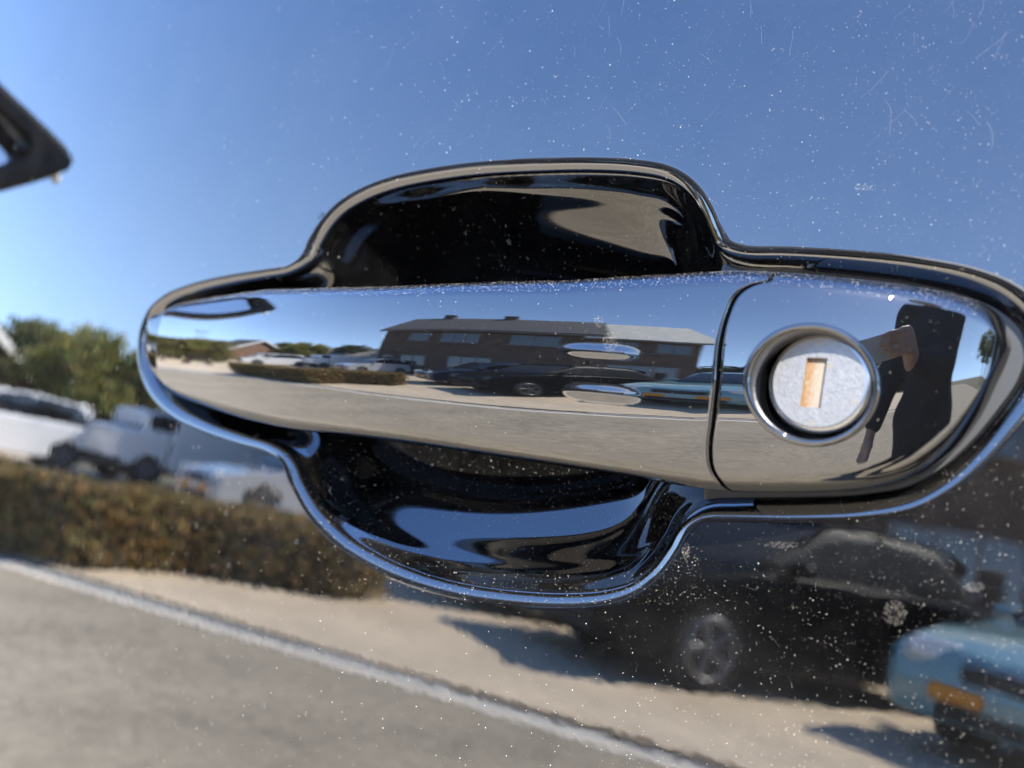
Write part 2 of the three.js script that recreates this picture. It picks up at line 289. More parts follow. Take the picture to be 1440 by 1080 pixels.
// lock barrel: disc with bevel, pierced by a rusty key slot
{
  const zc = faceZ(HOLE.x, HOLE.y) - 0.0026, r1 = 0.0066, r2 = 0.00765, c = at(1150, 538, zc);
  const pit = noiseTex(256, (u, v) => 0.5 + 0.3 * tileNoise(u, v, 40, 1) + 0.2 * tileNoise(u, v, 90, 5) + 0.2 * tileNoise(u, v, 10, 2));
  pit.repeat.set(1 / 0.012, 1 / 0.012);
  const zinc = mat(0.31, 0.305, 0.30, 0.5, { metalness: 0.7, bumpMap: pit, bumpScale: 0.00009 });
  zinc.map = noiseTex(256, (u, v) => { const a = 1.05 + 0.16 * tileNoise(u, v, 14, 21) + 0.22 * tileNoise(u, v, 60, 22), b = smooth(0.25, 0.5, tileNoise(u, v, 7, 23)); return [a * (1 + 0.1 * b), a, a * (1 - 0.2 * b)]; }); zinc.map.repeat.set(1 / 0.012, 1 / 0.012);
  zinc.roughnessMap = noiseTex(256, (u, v) => { const a = 0.75 + 0.3 * tileNoise(u, v, 24, 7) + 0.2 * tileNoise(u, v, 60, 3); return [0, clamp(a, 0.3, 1), 0]; }); zinc.roughnessMap.repeat.set(1 / 0.012, 1 / 0.012);
  const s = new THREE.Shape(); s.absarc(0, 0, r1, 0, 2 * PI);
  const sc = at(1144, 538, zc), ox = sc[0] - c[0], oy = sc[1] - c[1], hw = 0.00148, hh = 0.0037, sk = 0.00016, q = [[-hw - sk, -hh], [hw - sk, -hh], [hw + sk, hh], [-hw + sk, hh]].map(([x, y]) => [x + ox, y + oy]);
  const hp = new THREE.Path(); hp.moveTo(...q[0]); for (const p of [q[3], q[2], q[1], q[0]]) hp.lineTo(...p); s.holes.push(hp);
  const face = new THREE.ShapeGeometry(s, 96);
  const prof = []; for (let k = 0; k <= 8; k++) { const f = k / 8 * PI / 2; prof.push([lerp(r1, r2, sin(f)), -(1 - cos(f)) * 0.0011]); } prof.push([r2, -0.004]);
  const bev = gridGeo(129, prof.length, (i, j) => { const a = i / 128 * 2 * PI; return [prof[j][0] * cos(a), prof[j][0] * sin(a), prof[j][1], i / 128 * 0.04, j * 0.0005]; }); bev.computeVertexNormals();
  const barrel = placed(part('lock_barrel', xf(merge([face]), c[0], c[1], zc), zinc, car)); barrel.userData.label = 'weathered grey metal lock barrel';
  part('rim', xf(plain(bev), c[0], c[1], zc), mat(0.42, 0.41, 0.40, 0.22, { metalness: 1 }), barrel).userData.label = 'worn brighter rim of the lock barrel';
  const rustT = noiseTex(128, (u, v) => { const a = clamp(0.5 + 0.9 * tileNoise(u, v, 9, 4) + 0.5 * tileNoise(u, v, 26, 8) + (0.3 - u) * 1.6); return [lerp(0.21, 0.17, a), lerp(0.185, 0.085, a), lerp(0.15, 0.025, a)]; });
  rustT.wrapS = rustT.wrapT = THREE.ClampToEdgeWrapping;
  const rust = mat(1, 1, 1, 0.85, { map: rustT }), dep = -0.0006;
  const P = (k, z) => [q[k][0], q[k][1], z], wall = (a, b) => gridGeo(2, 2, (i, j) => [...(i ? P(b, 0) : P(a, 0)).slice(0, 2), j ? dep : 0, 0.05 + 0.1 * i, 0.3 + 0.4 * j]);
  const fl = gridGeo(2, 2, (i, j) => [...P([[0, 3], [1, 2]][i][j], dep), i, j]);
  const slot = merge([wall(0, 1), wall(1, 2), wall(2, 3), wall(3, 0), fl].map((g) => { g.computeVertexNormals(); return g; }));
  const kh = part('keyhole', xf(slot, c[0], c[1], zc), rust, barrel); kh.userData.label = 'narrow rusty key slot';
}
// seal between lock cover and door
{
  const G = [[1012, 362], [1040, 357], [1120, 361], [1200, 368], [1290, 379], [1365, 397], [1420, 420], [1455, 455], [1464, 495], [1448, 540], [1418, 590], [1374, 640], [1325, 680], [1275, 705], [1210, 717], [1120, 721], [1030, 720], [986, 716], [984, 640], [1000, 500]];
  const p = spline(G, -0.001, 260, true), s = new THREE.Shape(p.map((v) => new THREE.Vector2(v.x, v.y)));
  const g = new THREE.ExtrudeGeometry(s, { depth: 0.008, bevelEnabled: true, bevelThickness: 0.0012, bevelSize: 0.0012, bevelOffset: -0.0012, bevelSegments: 5, curveSegments: 4 });
  const o = placed(part('seal', xf(mergeVertices(g), 0, 0, -0.0118), M.gasket, car)); o.userData.label = 'dusty dark grey seal round the lock cover';
}
globalThis.__car = car;

// ---------------------------------------------------------------- ground
const SA = 19 * RAD, aDir = V3(-cos(SA), 0, -sin(SA)), bDir = V3(-sin(SA), 0, cos(SA));
const street = (a, b, y = 0) => [aDir.x * a + bDir.x * b, y, aDir.z * a + bDir.z * b];
const STURN = PI - SA;                                // local x -> a (to the left along the street), local z -> -b ... so that local -z points away from the car
function strip(name, b0, b1, a0, a1, y, m, cell) {
  const g = gridGeo(2, 2, (i, j) => { const a = i ? a1 : a0, b = j ? b1 : b0, p = street(a, b, y); return [...p, a / cell, b / cell]; }); g.computeVertexNormals();
  const n = g.attributes.normal; for (let k = 0; k < 4; k++) n.setXYZ(k, 0, 1, 0);
  const o = new THREE.Mesh(g, m); o.name = name; o.receiveShadow = true; scene.add(o); return structure(o);
}
const grit = noiseTex(512, (u, v) => { const a = 1 + 0.22 * tileNoise(u, v, 5, 1) + 0.22 * tileNoise(u, v, 22, 6) + 0.3 * tileNoise(u, v, 60, 2) + 0.3 * tileNoise(u, v, 140, 3); return [a, a, a]; });
const sandT = noiseTex(512, (u, v) => { const a = 1 + 0.22 * tileNoise(u, v, 6, 11) + 0.2 * tileNoise(u, v, 30, 12) + 0.16 * tileNoise(u, v, 120, 13); return [a, a * 0.98, a * 0.95]; });
const asphalt = mat(0.31, 0.262, 0.19, 0.95, { map: grit }), sand = mat(0.56, 0.46, 0.335, 0.95, { map: sandT }), earth = mat(0.14, 0.13, 0.08, 1, { map: sandT });
{
  const g = new THREE.PlaneGeometry(1600, 1600, 1, 1); g.rotateX(-PI / 2); const uv = g.attributes.uv; for (let k = 0; k < uv.count; k++) uv.setXY(k, uv.getX(k) * 400, uv.getY(k) * 400);
  const o = new THREE.Mesh(g, earth); o.name = 'ground'; o.position.y = -0.012; o.receiveShadow = true; scene.add(structure(o));
}
strip('road', -6, 4.0, -60, 90, 0, asphalt, 3);
strip('road_edge', 3.85, 3.99, -30, 60, 0.004, mat(0.62, 0.57, 0.48, 0.95, { map: sandT }), 1.2);
strip('verge', 4.12, 14.5, -30, 40, 0.025, sand, 4);
{
  const k = new THREE.Group(); k.name = 'kerb'; structure(k); scene.add(k);
  const gs = [0, 1, 2].map((i) => rbox(0.90, 0.14, 0.10, 0.015, 0, 0, 0)), ms = [mat(0.42, 0.40, 0.36, 0.9), mat(0.48, 0.45, 0.40, 0.9), mat(0.36, 0.34, 0.31, 0.9)];
  for (let i = 0; i < 34; i++) { const o = part(i ? 'kerb_stone_' + String(i).padStart(3, '0') : 'kerb_stone', gs[i % 3], ms[floor(rnd() * 3)], k); o.position.set(...street(-8 + i * 0.91, 4.05 + rr(-0.022, 0.022), -0.056 + rr(-0.005, 0.005))); o.rotation.y = STURN + rr(-0.02, 0.02); }
  const lm = mat(0.7, 0.69, 0.64, 0.8);
  for (let i = 0; i < 8; i++) strip(numbered('road_marking'), 0.45, 0.6, 3 + i * 6, 5.2 + i * 6, 0.004, lm, 1);
}
// ---------------------------------------------------------------- the rest of the parked car
{
  const P = (name, g, m, label) => { const o = placed(part(name, g, m, car)); if (label) o.userData.label = label; return o; };
  const G = -doorOrigin.y / cos(TILT) + 0.02;               // ground in the door's own frame, near enough under its skin
  const arch = (cx, x0, x1, y0, y1) => { const s = new THREE.Shape(); s.moveTo(x0, y0); s.lineTo(x0, y1); s.lineTo(x1, y1); s.lineTo(x1, y0); s.lineTo(cx + 0.36, y0); s.absarc(cx, y0 - 0.12, 0.38, 0.33, PI - 0.33, false); s.lineTo(x0, y0); return xf(new THREE.ExtrudeGeometry(s, { depth: 0.03, bevelEnabled: true, bevelThickness: 0.004, bevelSize: 0.004, bevelSegments: 2 }), 0, 0, -0.0345); };
  P('front_wing', arch(-1.28, -1.82, -0.788, -0.46, 0.26), M.paint);
  P('rear_door', arch(0.98, 0.278, 1.75, -0.46, 0.30), M.paint);
  P('sill', rbox(2.1, 0.16, 0.10, 0.02, -0.25, -0.56, -0.05), M.trimPaint);
  P('body_shell', merge([rbox(3.4, 0.70, 1.40, 0.06, -0.05, -0.08, -0.80), rbox(3.0, 0.2, 1.3, 0.05, -0.05, -0.52, -0.85)]), M.trimPaint);
  P('bonnet', rbox(1.1, 0.08, 1.46, 0.035, -1.30, 0.24, -0.77, 0, 0, 0.08), M.paint);
  P('door_window', rbox(1.0, 0.40, 0.005, 0.002, -0.25, 0.50, -0.09, -0.40, 0, 0), M.glass);
  P('rear_window', rbox(0.75, 0.38, 0.005, 0.002, 0.72, 0.49, -0.09, -0.40, 0, 0), M.glass);
  P('windscreen', rbox(0.005, 0.62, 1.30, 0.002, -0.82, 0.50, -0.78, 0, 0, -0.95), M.glass);
  P('window_trim', merge([rbox(2.0, 0.016, 0.012, 0.004, 0.05, 0.318, -0.012), rbox(0.07, 0.42, 0.012, 0.004, 0.31, 0.50, -0.09, -0.40, 0, 0)]), M.trimPaint);
  P('roof', rbox(1.9, 0.06, 1.20, 0.028, 0.25, 0.71, -0.80), M.paint);
  const wheel = (x) => {
    const y = G + 0.315, t = new THREE.TorusGeometry(0.235, 0.08, 20, 60), hub = [];
    const o = P('wheel', xf(t, x, y, -0.11), M.tyre); hub.push(xf(new THREE.CylinderGeometry(0.06, 0.06, 0.12, 24), x, y, -0.11, PI / 2, 0, 0)); for (let k = 0; k < 5; k++) { const a = k / 5 * 2 * PI; hub.push(rbox(0.19, 0.05, 0.03, 0.01, x + 0.11 * cos(a), y + 0.11 * sin(a), -0.07, 0, 0, a)); }
    hub.push(xf(new THREE.TorusGeometry(0.20, 0.022, 10, 48), x, y, -0.075)); part('rim', merge(hub), M.alloy, o);
  };
  wheel(-1.28); wheel(0.98);
  // wing mirror, seen in the skin of the door
  const out = [[0.150, 0.205], [0.146, 0.214], [0.087, 0.249], [0.045, 0.272], [0.02, 0.276], [0.006, 0.262], [0.0, 0.21], [0.006, 0.15], [0.02, 0.128], [0.045, 0.128], [0.101, 0.162], [0.145, 0.196]];
  const inn = [[0.112, 0.206], [0.109, 0.211], [0.08, 0.229], [0.045, 0.250], [0.028, 0.254], [0.020, 0.246], [0.016, 0.21], [0.020, 0.165], [0.030, 0.146], [0.047, 0.148], [0.085, 0.174], [0.110, 0.200]];
  const sh = (p) => new THREE.Shape(new THREE.CatmullRomCurve3(p.map(([z, y]) => V3(-z, y, 0)), true, 'centripetal').getSpacedPoints(90).map((v) => new THREE.Vector2(v.x, v.y)));
  const turn = (g, x) => xf(g, x, 0, 0, 0, PI / 2, 0);      // shape (-z, y) extruded along +x
  const frame = sh(out); frame.holes.push(new THREE.Path(sh(inn).getPoints().reverse()));
  const mirror = P('wing_mirror', merge([turn(new THREE.ExtrudeGeometry(frame, { depth: 0.03, bevelEnabled: true, bevelThickness: 0.006, bevelSize: 0.006, bevelOffset: -0.006, bevelSegments: 4 }), -0.80), turn(new THREE.ExtrudeGeometry(sh(out), { depth: 0.02, bevelEnabled: true, bevelThickness: 0.05, bevelSize: 0.03, bevelOffset: -0.03, bevelSegments: 6 }), -0.86), rbox(0.07, 0.03, 0.06, 0.01, -0.84, 0.14, 0.0)]), mat(0.002, 0.002, 0.002, 0.25, { ior: 1.35 }), 'black wing mirror housing');
  part('mirror_glass', xf(xf(turn(new THREE.ExtrudeGeometry(sh(inn.map(([z, y]) => [z + (z - 0.06) * 0.06, y + (y - 0.2) * 0.06])), { depth: 0.004, bevelEnabled: false }), 0), 0, -0.2, -0.06), -0.79, 0.2, 0.06, 0, -0.05, 0.13), M.mirrorGlass, mirror);
  part('indicator', rbox(0.03, 0.012, 0.008, 0.003, -0.80, 0.200, 0.147, 0, 0.5, 0.2), M.lampWhite, mirror);
}
// specks of dust, grit stuck along the upper edges, scratches and dried water rings
{
  const mtx = [], col = [], up = V3(0, 0, 1), q = new THREE.Quaternion(), m4 = new THREE.Matrix4();
  const addAt = (x, y, z, n, r, c = 1) => { q.setFromUnitVectors(up, n); q.multiply(new THREE.Quaternion().setFromAxisAngle(up, rnd() * 6.28)); m4.compose(V3(x, y, z), q, V3(r * rr(0.6, 1.3), r * rr(0.6, 1.3), r * rr(0.35, 0.7))); mtx.push(m4.clone()); const k = c * rr(0.5, 1.1); col.push(new THREE.Color().setRGB(k, k * rr(0.92, 1), k * rr(0.8, 1))); };
  const e = 0.0003, doorN = (x, y) => V3(-(heightAt(x + e, y) - heightAt(x - e, y)) / (2 * e), -(heightAt(x, y + e) - heightAt(x, y - e)) / (2 * e), 1).normalize();
  const onDoor = (px, py, r, c) => { const p = at(px, py, 0); let x = p[0], y = p[1]; for (let k = 0; k < 5; k++) { const h = heightAt(x, y), a = at(px, py, h); x = lerp(x, a[0], 0.7); y = lerp(y, a[1], 0.7); } addAt(x, y, heightAt(x, y), doorN(x, y), r, c); };
  const barN = (x, y) => V3(-(faceZ(x + e, y) - faceZ(x - e, y)) / (2 * e), -(faceZ(x, y + e) - faceZ(x, y - e)) / (2 * e), 1).normalize();
  const onBar = (x, y, r, c) => { if (hypot(x - HOLE.x, y - HOLE.y) < HOLE.r * 1.02) return; addAt(x, y, faceZ(x, y), barN(x, y), r, c); };
  const size = () => 0.000022 + 0.00008 * pow(rnd(), 4.5);
  // whole skin, denser above the grip and to the rear
  for (let k = 0; k < 30000; k++) { const px = rr(-60, 1500), py = rr(-40, 1120), keep = py < 460 ? 0.25 + 0.75 * smooth(200, 1300, px) : 0.25 + 0.75 * smooth(600, 1300, px); if (rnd() < keep) onDoor(px, py, size() * (0.56 + 0.55 * smooth(200, 1000, 1440 - px)), 0.9); }
  for (let k = 0; k < 5200; k++) { const px = rr(405, 985), py = rr(600, 850); onDoor(px, py, size() * 0.9, rr(0.2, 0.8)); }
  for (let k = 0; k < 260; k++) onDoor(rr(450, 1000), rr(250, 410), size() * 0.8, 0.5);
  // the bar: a few all over, many along its top edge
  for (let k = 0; k < 3000; k++) { const X = lerp(XL + 0.01, XR - 0.004, rnd()), w = wOf(X), v = rr(-0.95, 0.95), y = (yTop(w) + yBot(w)) / 2 + v * (yTop(w) - yBot(w)) / 2; if (rnd() < 0.35 + 0.65 * smooth(-0.2, 0.8, v)) onBar(X, y, size() * 0.7, rr(0.15, 0.8)); }
  for (let k = 0; k < 3600; k++) { const X = lerp(XL + 0.004, XR - 0.004, pow(rnd(), 0.8)), w = wOf(X), h = (yTop(w) - yBot(w)) / 2, y = yTop(w) - min(h, 0.0001 + 0.0026 * pow(rnd(), 1.5)); onBar(X, y, rr(0.00002, 0.000058), rr(0.25, 0.8)); }
  // finger marks on the bar, a dried splash near the seam of the recess
  const smudge = (cx, cy, rx, ry, n, c, bar = true) => { for (let k = 0; k < n; k++) { const a = rnd() * 6.28, r = sqrt(rnd()), px = cx + rx * r * cos(a), py = cy + ry * r * sin(a); if (bar) { let p = at(px, py, 0.018); for (let i = 0; i < 4; i++) p = at(px, py, faceZ(p[0], p[1])); onBar(p[0], p[1], rr(0.00002, 0.00004), c); } else onDoor(px, py, rr(0.000025, 0.000055), c); } };
  smudge(858, 480, 11, 14, 260, 0.4); smudge(842, 452, 7, 8, 120, 0.35); smudge(848, 465, 34, 24, 130, 0.15); smudge(825, 522, 30, 22, 130, 0.13); smudge(883, 466, 18, 7, 70, 0.2);
  smudge(965, 775, 6, 13, 130, 0.4, false); smudge(1258, 862, 16, 18, 260, 0.25, false); smudge(1370, 826, 14, 7, 120, 0.3, false); smudge(1098, 766, 26, 5, 120, 0.3, false); smudge(278, 737, 14, 9, 60, 0.4, false); smudge(1217, 263, 16, 5, 60, 0.6, false); smudge(1000, 890, 48, 68, 420, 0.06, false); smudge(1180, 800, 150, 40, 500, 0.05, false);
  const inst = (name, g, m, M4, C) => { const o = new THREE.InstancedMesh(g, m, M4.length); M4.forEach((x, k) => { o.setMatrixAt(k, x); if (C) o.setColorAt(k, C[k]); }); o.name = name; o.userData.kind = 'stuff'; o.castShadow = o.receiveShadow = true; car.add(o); return placed(o); };
  inst('dust', new THREE.IcosahedronGeometry(1, 0), mat(0.9, 0.87, 0.8, 0.9), mtx, col);
  // scratches
  const arcs = [0.4, 0.9, 1.6].map((a) => { const c = new THREE.CatmullRomCurve3([...Array(7)].map((_, k) => { const f = k / 6 - 0.5; return V3(f, a * 0.25 * f * f + 0.015 * sin(k * 2.3 * a), 0); })); return new THREE.TubeGeometry(c, 14, 0.0026, 4, false); });
  const sm = [[], [], []];
  const scratch = (px, py, len, ang, bar) => { let x, y, z, n; if (bar) { let p = at(px, py, 0.018); for (let i = 0; i < 4; i++) p = at(px, py, faceZ(p[0], p[1])); [x, y] = p; z = faceZ(x, y); n = barN(x, y); } else { const p = at(px, py, 0); x = p[0]; y = p[1]; z = heightAt(x, y); n = doorN(x, y); } q.setFromUnitVectors(up, n).multiply(new THREE.Quaternion().setFromAxisAngle(up, ang)); m4.compose(V3(x, y, z), q, V3(len, len, 0.002)); sm[floor(rnd() * 3)].push(m4.clone()); };
  for (let k = 0; k < 170; k++) { const px = rr(420, 1420), py = rr(-10, 330); if (py < 210 || px < 420) scratch(px, py, rr(0.001, 0.006) * rr(0.3, 1), rr(0.5, 2.4), false); }
  for (let k = 0; k < 12; k++) scratch(rr(1000, 1420), rr(770, 1060), rr(0.0008, 0.0025), rr(-0.8, 0.3), false);
  for (let k = 0; k < 16; k++) scratch(rr(600, 920), rr(655, 750), rr(0.002, 0.005), rr(1.2, 1.6), false);
  for (let k = 0; k < 12; k++) scratch(rr(480, 960), rr(270, 390), rr(0.001, 0.003), rr(1.0, 2.2), false);
  for (let k = 0; k < 10; k++) scratch(rr(450, 980), rr(430, 620), rr(0.0006, 0.0022), rr(0.2, 1.8), true);
  sm.forEach((s, k) => inst('scratch', arcs[k], mat(0.16, 0.16, 0.17, 0.5), s));
  // dried drops
  const rings = [], ring = new THREE.TorusGeometry(1, 0.09, 6, 20);
  for (let k = 0; k < 300; k++) { const px = rr(-40, 1440), py = pow(rnd(), 0.8) * 1080, p = at(px, py, 0); if (px > 420) continue; const r = rr(0.0003, 0.00075), z = heightAt(...p); m4.compose(V3(p[0], p[1], z), q.setFromUnitVectors(up, doorN(...p)), V3(r, r * rr(0.8, 1.1), r * 0.5)); rings.push(m4.clone()); }
  inst('water_spot', ring, mat(0.10, 0.10, 0.10, 0.3, { ior: 1.5 }), rings);
  const drops = []; for (const [px, py, r] of [[484, 314, 0.0006], [480, 318, 0.0004], [716, 340, 0.0007], [712, 318, 0.0004], [655, 328, 0.0005], [590, 290, 0.0004], [683, 262, 0.0005], [640, 292, 0.0003], [765, 352, 0.0003], [560, 330, 0.0003], [705, 372, 0.0004], [430, 390, 0.0006], [428, 402, 0.0006], [418, 663, 0.0004], [530, 382, 0.0006], [402, 640, 0.0005]]) { let p = at(px, py, -0.01); for (let k = 0; k < 6; k++) p = at(px, py, heightAt(...p)); m4.compose(V3(p[0], p[1], heightAt(...p)), q.setFromUnitVectors(up, doorN(...p)), V3(r, r, r * 0.6)); drops.push(m4.clone()); }
  inst('droplet', new THREE.SphereGeometry(1, 20, 14), mat(0.9, 0.93, 0.95, 0.02, { transmission: 1, thickness: 0.001, ior: 1.4 }), drops);
}

// ---------------------------------------------------------------- across the street: buildings
const brickBump = noiseTex(256, (u, v) => { const r = floor(v * 12), a = (u * 6 + (r % 2) * 0.5) % 1, b = (v * 12) % 1; return (a < 0.06 || b < 0.12) ? 0 : 1; });
const wallMat = (r, g, b, rep) => { const m = mat(r, g, b, 0.95); m.bumpMap = brickBump.clone(); m.bumpMap.repeat.set(0.7, 0.9); m.bumpScale = 0.008; m.map = noiseTex(128, (u, v) => { const a = 0.9 + 0.35 * tileNoise(u, v, 8, rep) + 0.3 * tileNoise(u, v, 40, rep + 4); return [a, a * 0.97, a * 0.93]; }); m.map.repeat.set(0.25, 0.25); return m; };
const tileTex = noiseTex(256, (u, v) => { const r = floor(v * 16), a = (u * 12 + (r % 2) * 0.5) % 1, b = (v * 16) % 1; const s = noise.noise(floor(u * 12 + (r % 2) * 0.5) * 3.7, r * 5.1, 2); const k = ((a < 0.05 || b < 0.10) ? 0.45 : 1) * (0.95 + 0.3 * s); return [k, k, k]; });
const roofMat = (r, g, b) => { const m = mat(r, g, b, 0.9); m.map = tileTex.clone(); m.map.repeat.set(0.4, 0.4); m.bumpMap = tileTex.clone(); m.bumpMap.repeat.set(0.4, 0.4); m.bumpScale = 0.02; return m; };
const frameM = mat(0.7, 0.7, 0.68, 0.5), darkFrame = mat(0.05, 0.045, 0.04, 0.5), paneM = mat(0.02, 0.025, 0.03, 0.02, { ior: 2.0 });
function windowPart(w, h, x, y, z, parent, lights = 2, fm = frameM) {
  const fr = [rbox(w + 0.12, 0.06, 0.09, 0.01, x, y + h / 2, z), rbox(w + 0.12, 0.06, 0.09, 0.01, x, y - h / 2, z)];
  for (let k = 0; k <= lights; k++) fr.push(rbox(0.06, h - 0.06, 0.08, 0.01, x - w / 2 + k * w / lights, y, z));
  const o = part('window', merge(fr), fm, parent);
  for (let k = 0; k < lights; k++) part('pane', box(w / lights - 0.06, h - 0.06, 0.01, x - w / 2 + (k + 0.5) * w / lights, y, z + 0.005), paneM, o);
  part('sill', rbox(w + 0.25, 0.05, 0.2, 0.015, x, y - h / 2 - 0.06, z + 0.05), fm, o);
}
function roofPrism(w, d, rise, over, th, y, x = 0, z = 0) {          // ridge along x: two slabs
  const s = hypot(d / 2 + over, rise * (d / 2 + over) / (d / 2)), a = atan2(rise, d / 2), gs = [];
  for (const k of [1, -1]) gs.push(box(w + 2 * over, th, s, x, y + rise / 2 - over * tan(a) / 2 + th * 0.5, z + k * (d / 2 + over) / 2, k * a, 0, 0));
  const uvs = (g) => { const p = g.attributes.position, u = g.attributes.uv; for (let k = 0; k < p.count; k++) u.setXY(k, p.getX(k), (p.getZ(k) - z) / cos(a)); return g; };
  return merge(gs.map((g) => uvs(plain(g))));
}
function gable(w, d, y, rise, x, z, th) { const s = new THREE.Shape(); s.moveTo(-d / 2, 0); s.lineTo(d / 2, 0); s.lineTo(0, rise); return xf(new THREE.ExtrudeGeometry(s, { depth: th, bevelEnabled: false }), x - th / 2, y, z, 0, PI / 2, 0); }
const metricUV = (g) => { g = plain(g); const p = g.attributes.position, n = g.attributes.normal, u = g.attributes.uv; for (let k = 0; k < p.count; k++) abs(n.getX(k)) > 0.7 ? u.setXY(k, p.getZ(k), p.getY(k)) : u.setXY(k, p.getX(k), p.getY(k)); return g; };
function house({ name, label, a, b, w, d, eaves, rise, wall, roof, windows, chimneys = [], door, turn = 0, group, fm, barge }) {
  const o = thing(name, label, 'house', street(a, b), STURN + turn, group);
  part('wall', metricUV(merge([box(w, eaves, d, 0, eaves / 2, -d / 2), gable(w, d, eaves, rise, -w / 2 + 0.1, -d / 2, 0.2), gable(w, d, eaves, rise, w / 2 - 0.1, -d / 2, 0.2)])), wall, o);
  const rf = part('roof', xf(roofPrism(w, d, rise, 0.4, 0.12, eaves, 0, 0), 0, 0, -d / 2), roof, o);
  part('gutter', merge([rbox(w + 0.8, 0.1, 0.12, 0.04, 0, eaves - 0.30, 0.45)]), fm ?? frameM, o);
  if (barge) { const a = atan2(rise, d / 2), l = hypot(d / 2 + 0.4, (d / 2 + 0.4) * tan(a)); for (const k of [1, -1]) for (const e of [-1, 1]) part('bargeboard', box(0.06, 0.32, l, e * (w / 2 + 0.44), eaves + rise / 2 - 0.2 * tan(a) - 0.02, -d / 2 + k * (d / 4 + 0.2), k * a, 0, 0), frameM, rf); }
  for (const [cx, cz, h] of chimneys) { const c = part('chimney', metricUV(merge([box(0.7, h, 0.7, cx, eaves + rise * 0.75 + h / 2, cz), box(0.8, 0.12, 0.8, cx, eaves + rise * 0.75 + h, cz)])), wall, rf); c.userData.label = undefined; delete c.userData.label; }
  for (const [x, y, ww, hh, l] of windows) windowPart(ww, hh, x, y, 0.02, o, l ?? 2, fm);
  if (door !== undefined) { const dd = part('door', rbox(0.95, 2.05, 0.07, 0.015, door, 1.03, 0.03), darkFrame, o); part('handle', rbox(0.03, 0.14, 0.05, 0.01, door + 0.36, 1.0, 0.09), M.chrome, dd); }
  return o;
}
const darkBrick = wallMat(0.11, 0.082, 0.062, 3), redBrick = wallMat(0.26, 0.16, 0.11, 8), render = mat(0.62, 0.60, 0.55, 0.9);
const slate = roofMat(0.10, 0.095, 0.09), clay = roofMat(0.36, 0.31, 0.25), clay2 = roofMat(0.30, 0.20, 0.15), pale = roofMat(0.80, 0.74, 0.62);
{
  const h = house({ name: 'brick_house', label: 'long dark brown brick house with a wide low roof across the street', a: 4.0, b: 14.2, w: 10.4, d: 7.5, eaves: 5.1, rise: 2.5, wall: darkBrick, roof: slate, fm: mat(0.16, 0.15, 0.14, 0.5),
    windows: [[2.6, 4.15, 1.3, 0.9, 1], [0.2, 4.1, 2.0, 1.0, 3], [-3.2, 4.1, 1.8, 1.0, 2], [2.6, 1.5, 1.6, 1.1, 2], [-0.6, 1.5, 2.2, 1.2, 3], [4.4, 1.45, 0.8, 1.0, 1]], chimneys: [[2.9, -3.75, 1.1], [-1.2, -3.75, 1.0]], door: -2.6 });
  void h;
}
house({ name: 'brick_house', label: 'dark brick house wing with pale clay roof right of the long house', a: -2.75, b: 14.0, w: 3.0, d: 7, eaves: 4.75, rise: 2.5, wall: darkBrick, roof: pale, fm: mat(0.16, 0.15, 0.14, 0.5), windows: [[0.7, 3.9, 0.95, 0.9, 2], [-0.75, 3.9, 0.9, 0.9, 2], [0, 1.5, 1.9, 1.2, 3]] });
house({ name: 'bungalow', label: 'small bungalow with a white edged gable among trees far left', a: 33, b: 17.0, w: 5, d: 7, eaves: 2.4, rise: 2.5, wall: redBrick, roof: slate, barge: true, windows: [[-1.4, 1.4, 1.3, 1.1, 2], [1.5, 1.4, 1.2, 1.1, 2]], door: 0 });
house({ name: 'bungalow', label: 'long low bungalow with a beige tiled roof behind white vans', a: 24, b: 30, w: 14, d: 8, eaves: 2.5, rise: 2.4, wall: render, roof: clay, windows: [[-3.5, 1.5, 1.8, 1.1, 2], [0, 1.5, 1.8, 1.1, 2], [3.5, 1.5, 1.8, 1.1, 2]], chimneys: [[3, -4, 1.0]] });
house({ name: 'white_house', label: 'white rendered house far to the right along the street', a: -13.5, b: 17, w: 9, d: 7, eaves: 2.3, rise: 1.8, wall: render, roof: slate, windows: [[-3, 1.5, 1.8, 1.1, 2], [0.5, 1.5, 1.8, 1.1, 2], [4, 1.5, 1.8, 1.1, 2]], door: -1.3 });

for (const [a, b, h, l] of [[-4.6, 8.2, 1.75, 'dark brick gate pillar right of the teal car'], [-7.4, 8.0, 1.7, 'dark brick gate pillar furthest to the right']]) { const o = thing('gate_pillar', l, 'gate pillar', street(a, b), STURN, 'brick gate pillars'); part('shaft', metricUV(rbox(0.46, h, 0.46, 0.02, 0, h / 2, 0)), darkBrick, o); part('cap', rbox(0.58, 0.1, 0.58, 0.03, 0, h + 0.05, 0), render, o); }
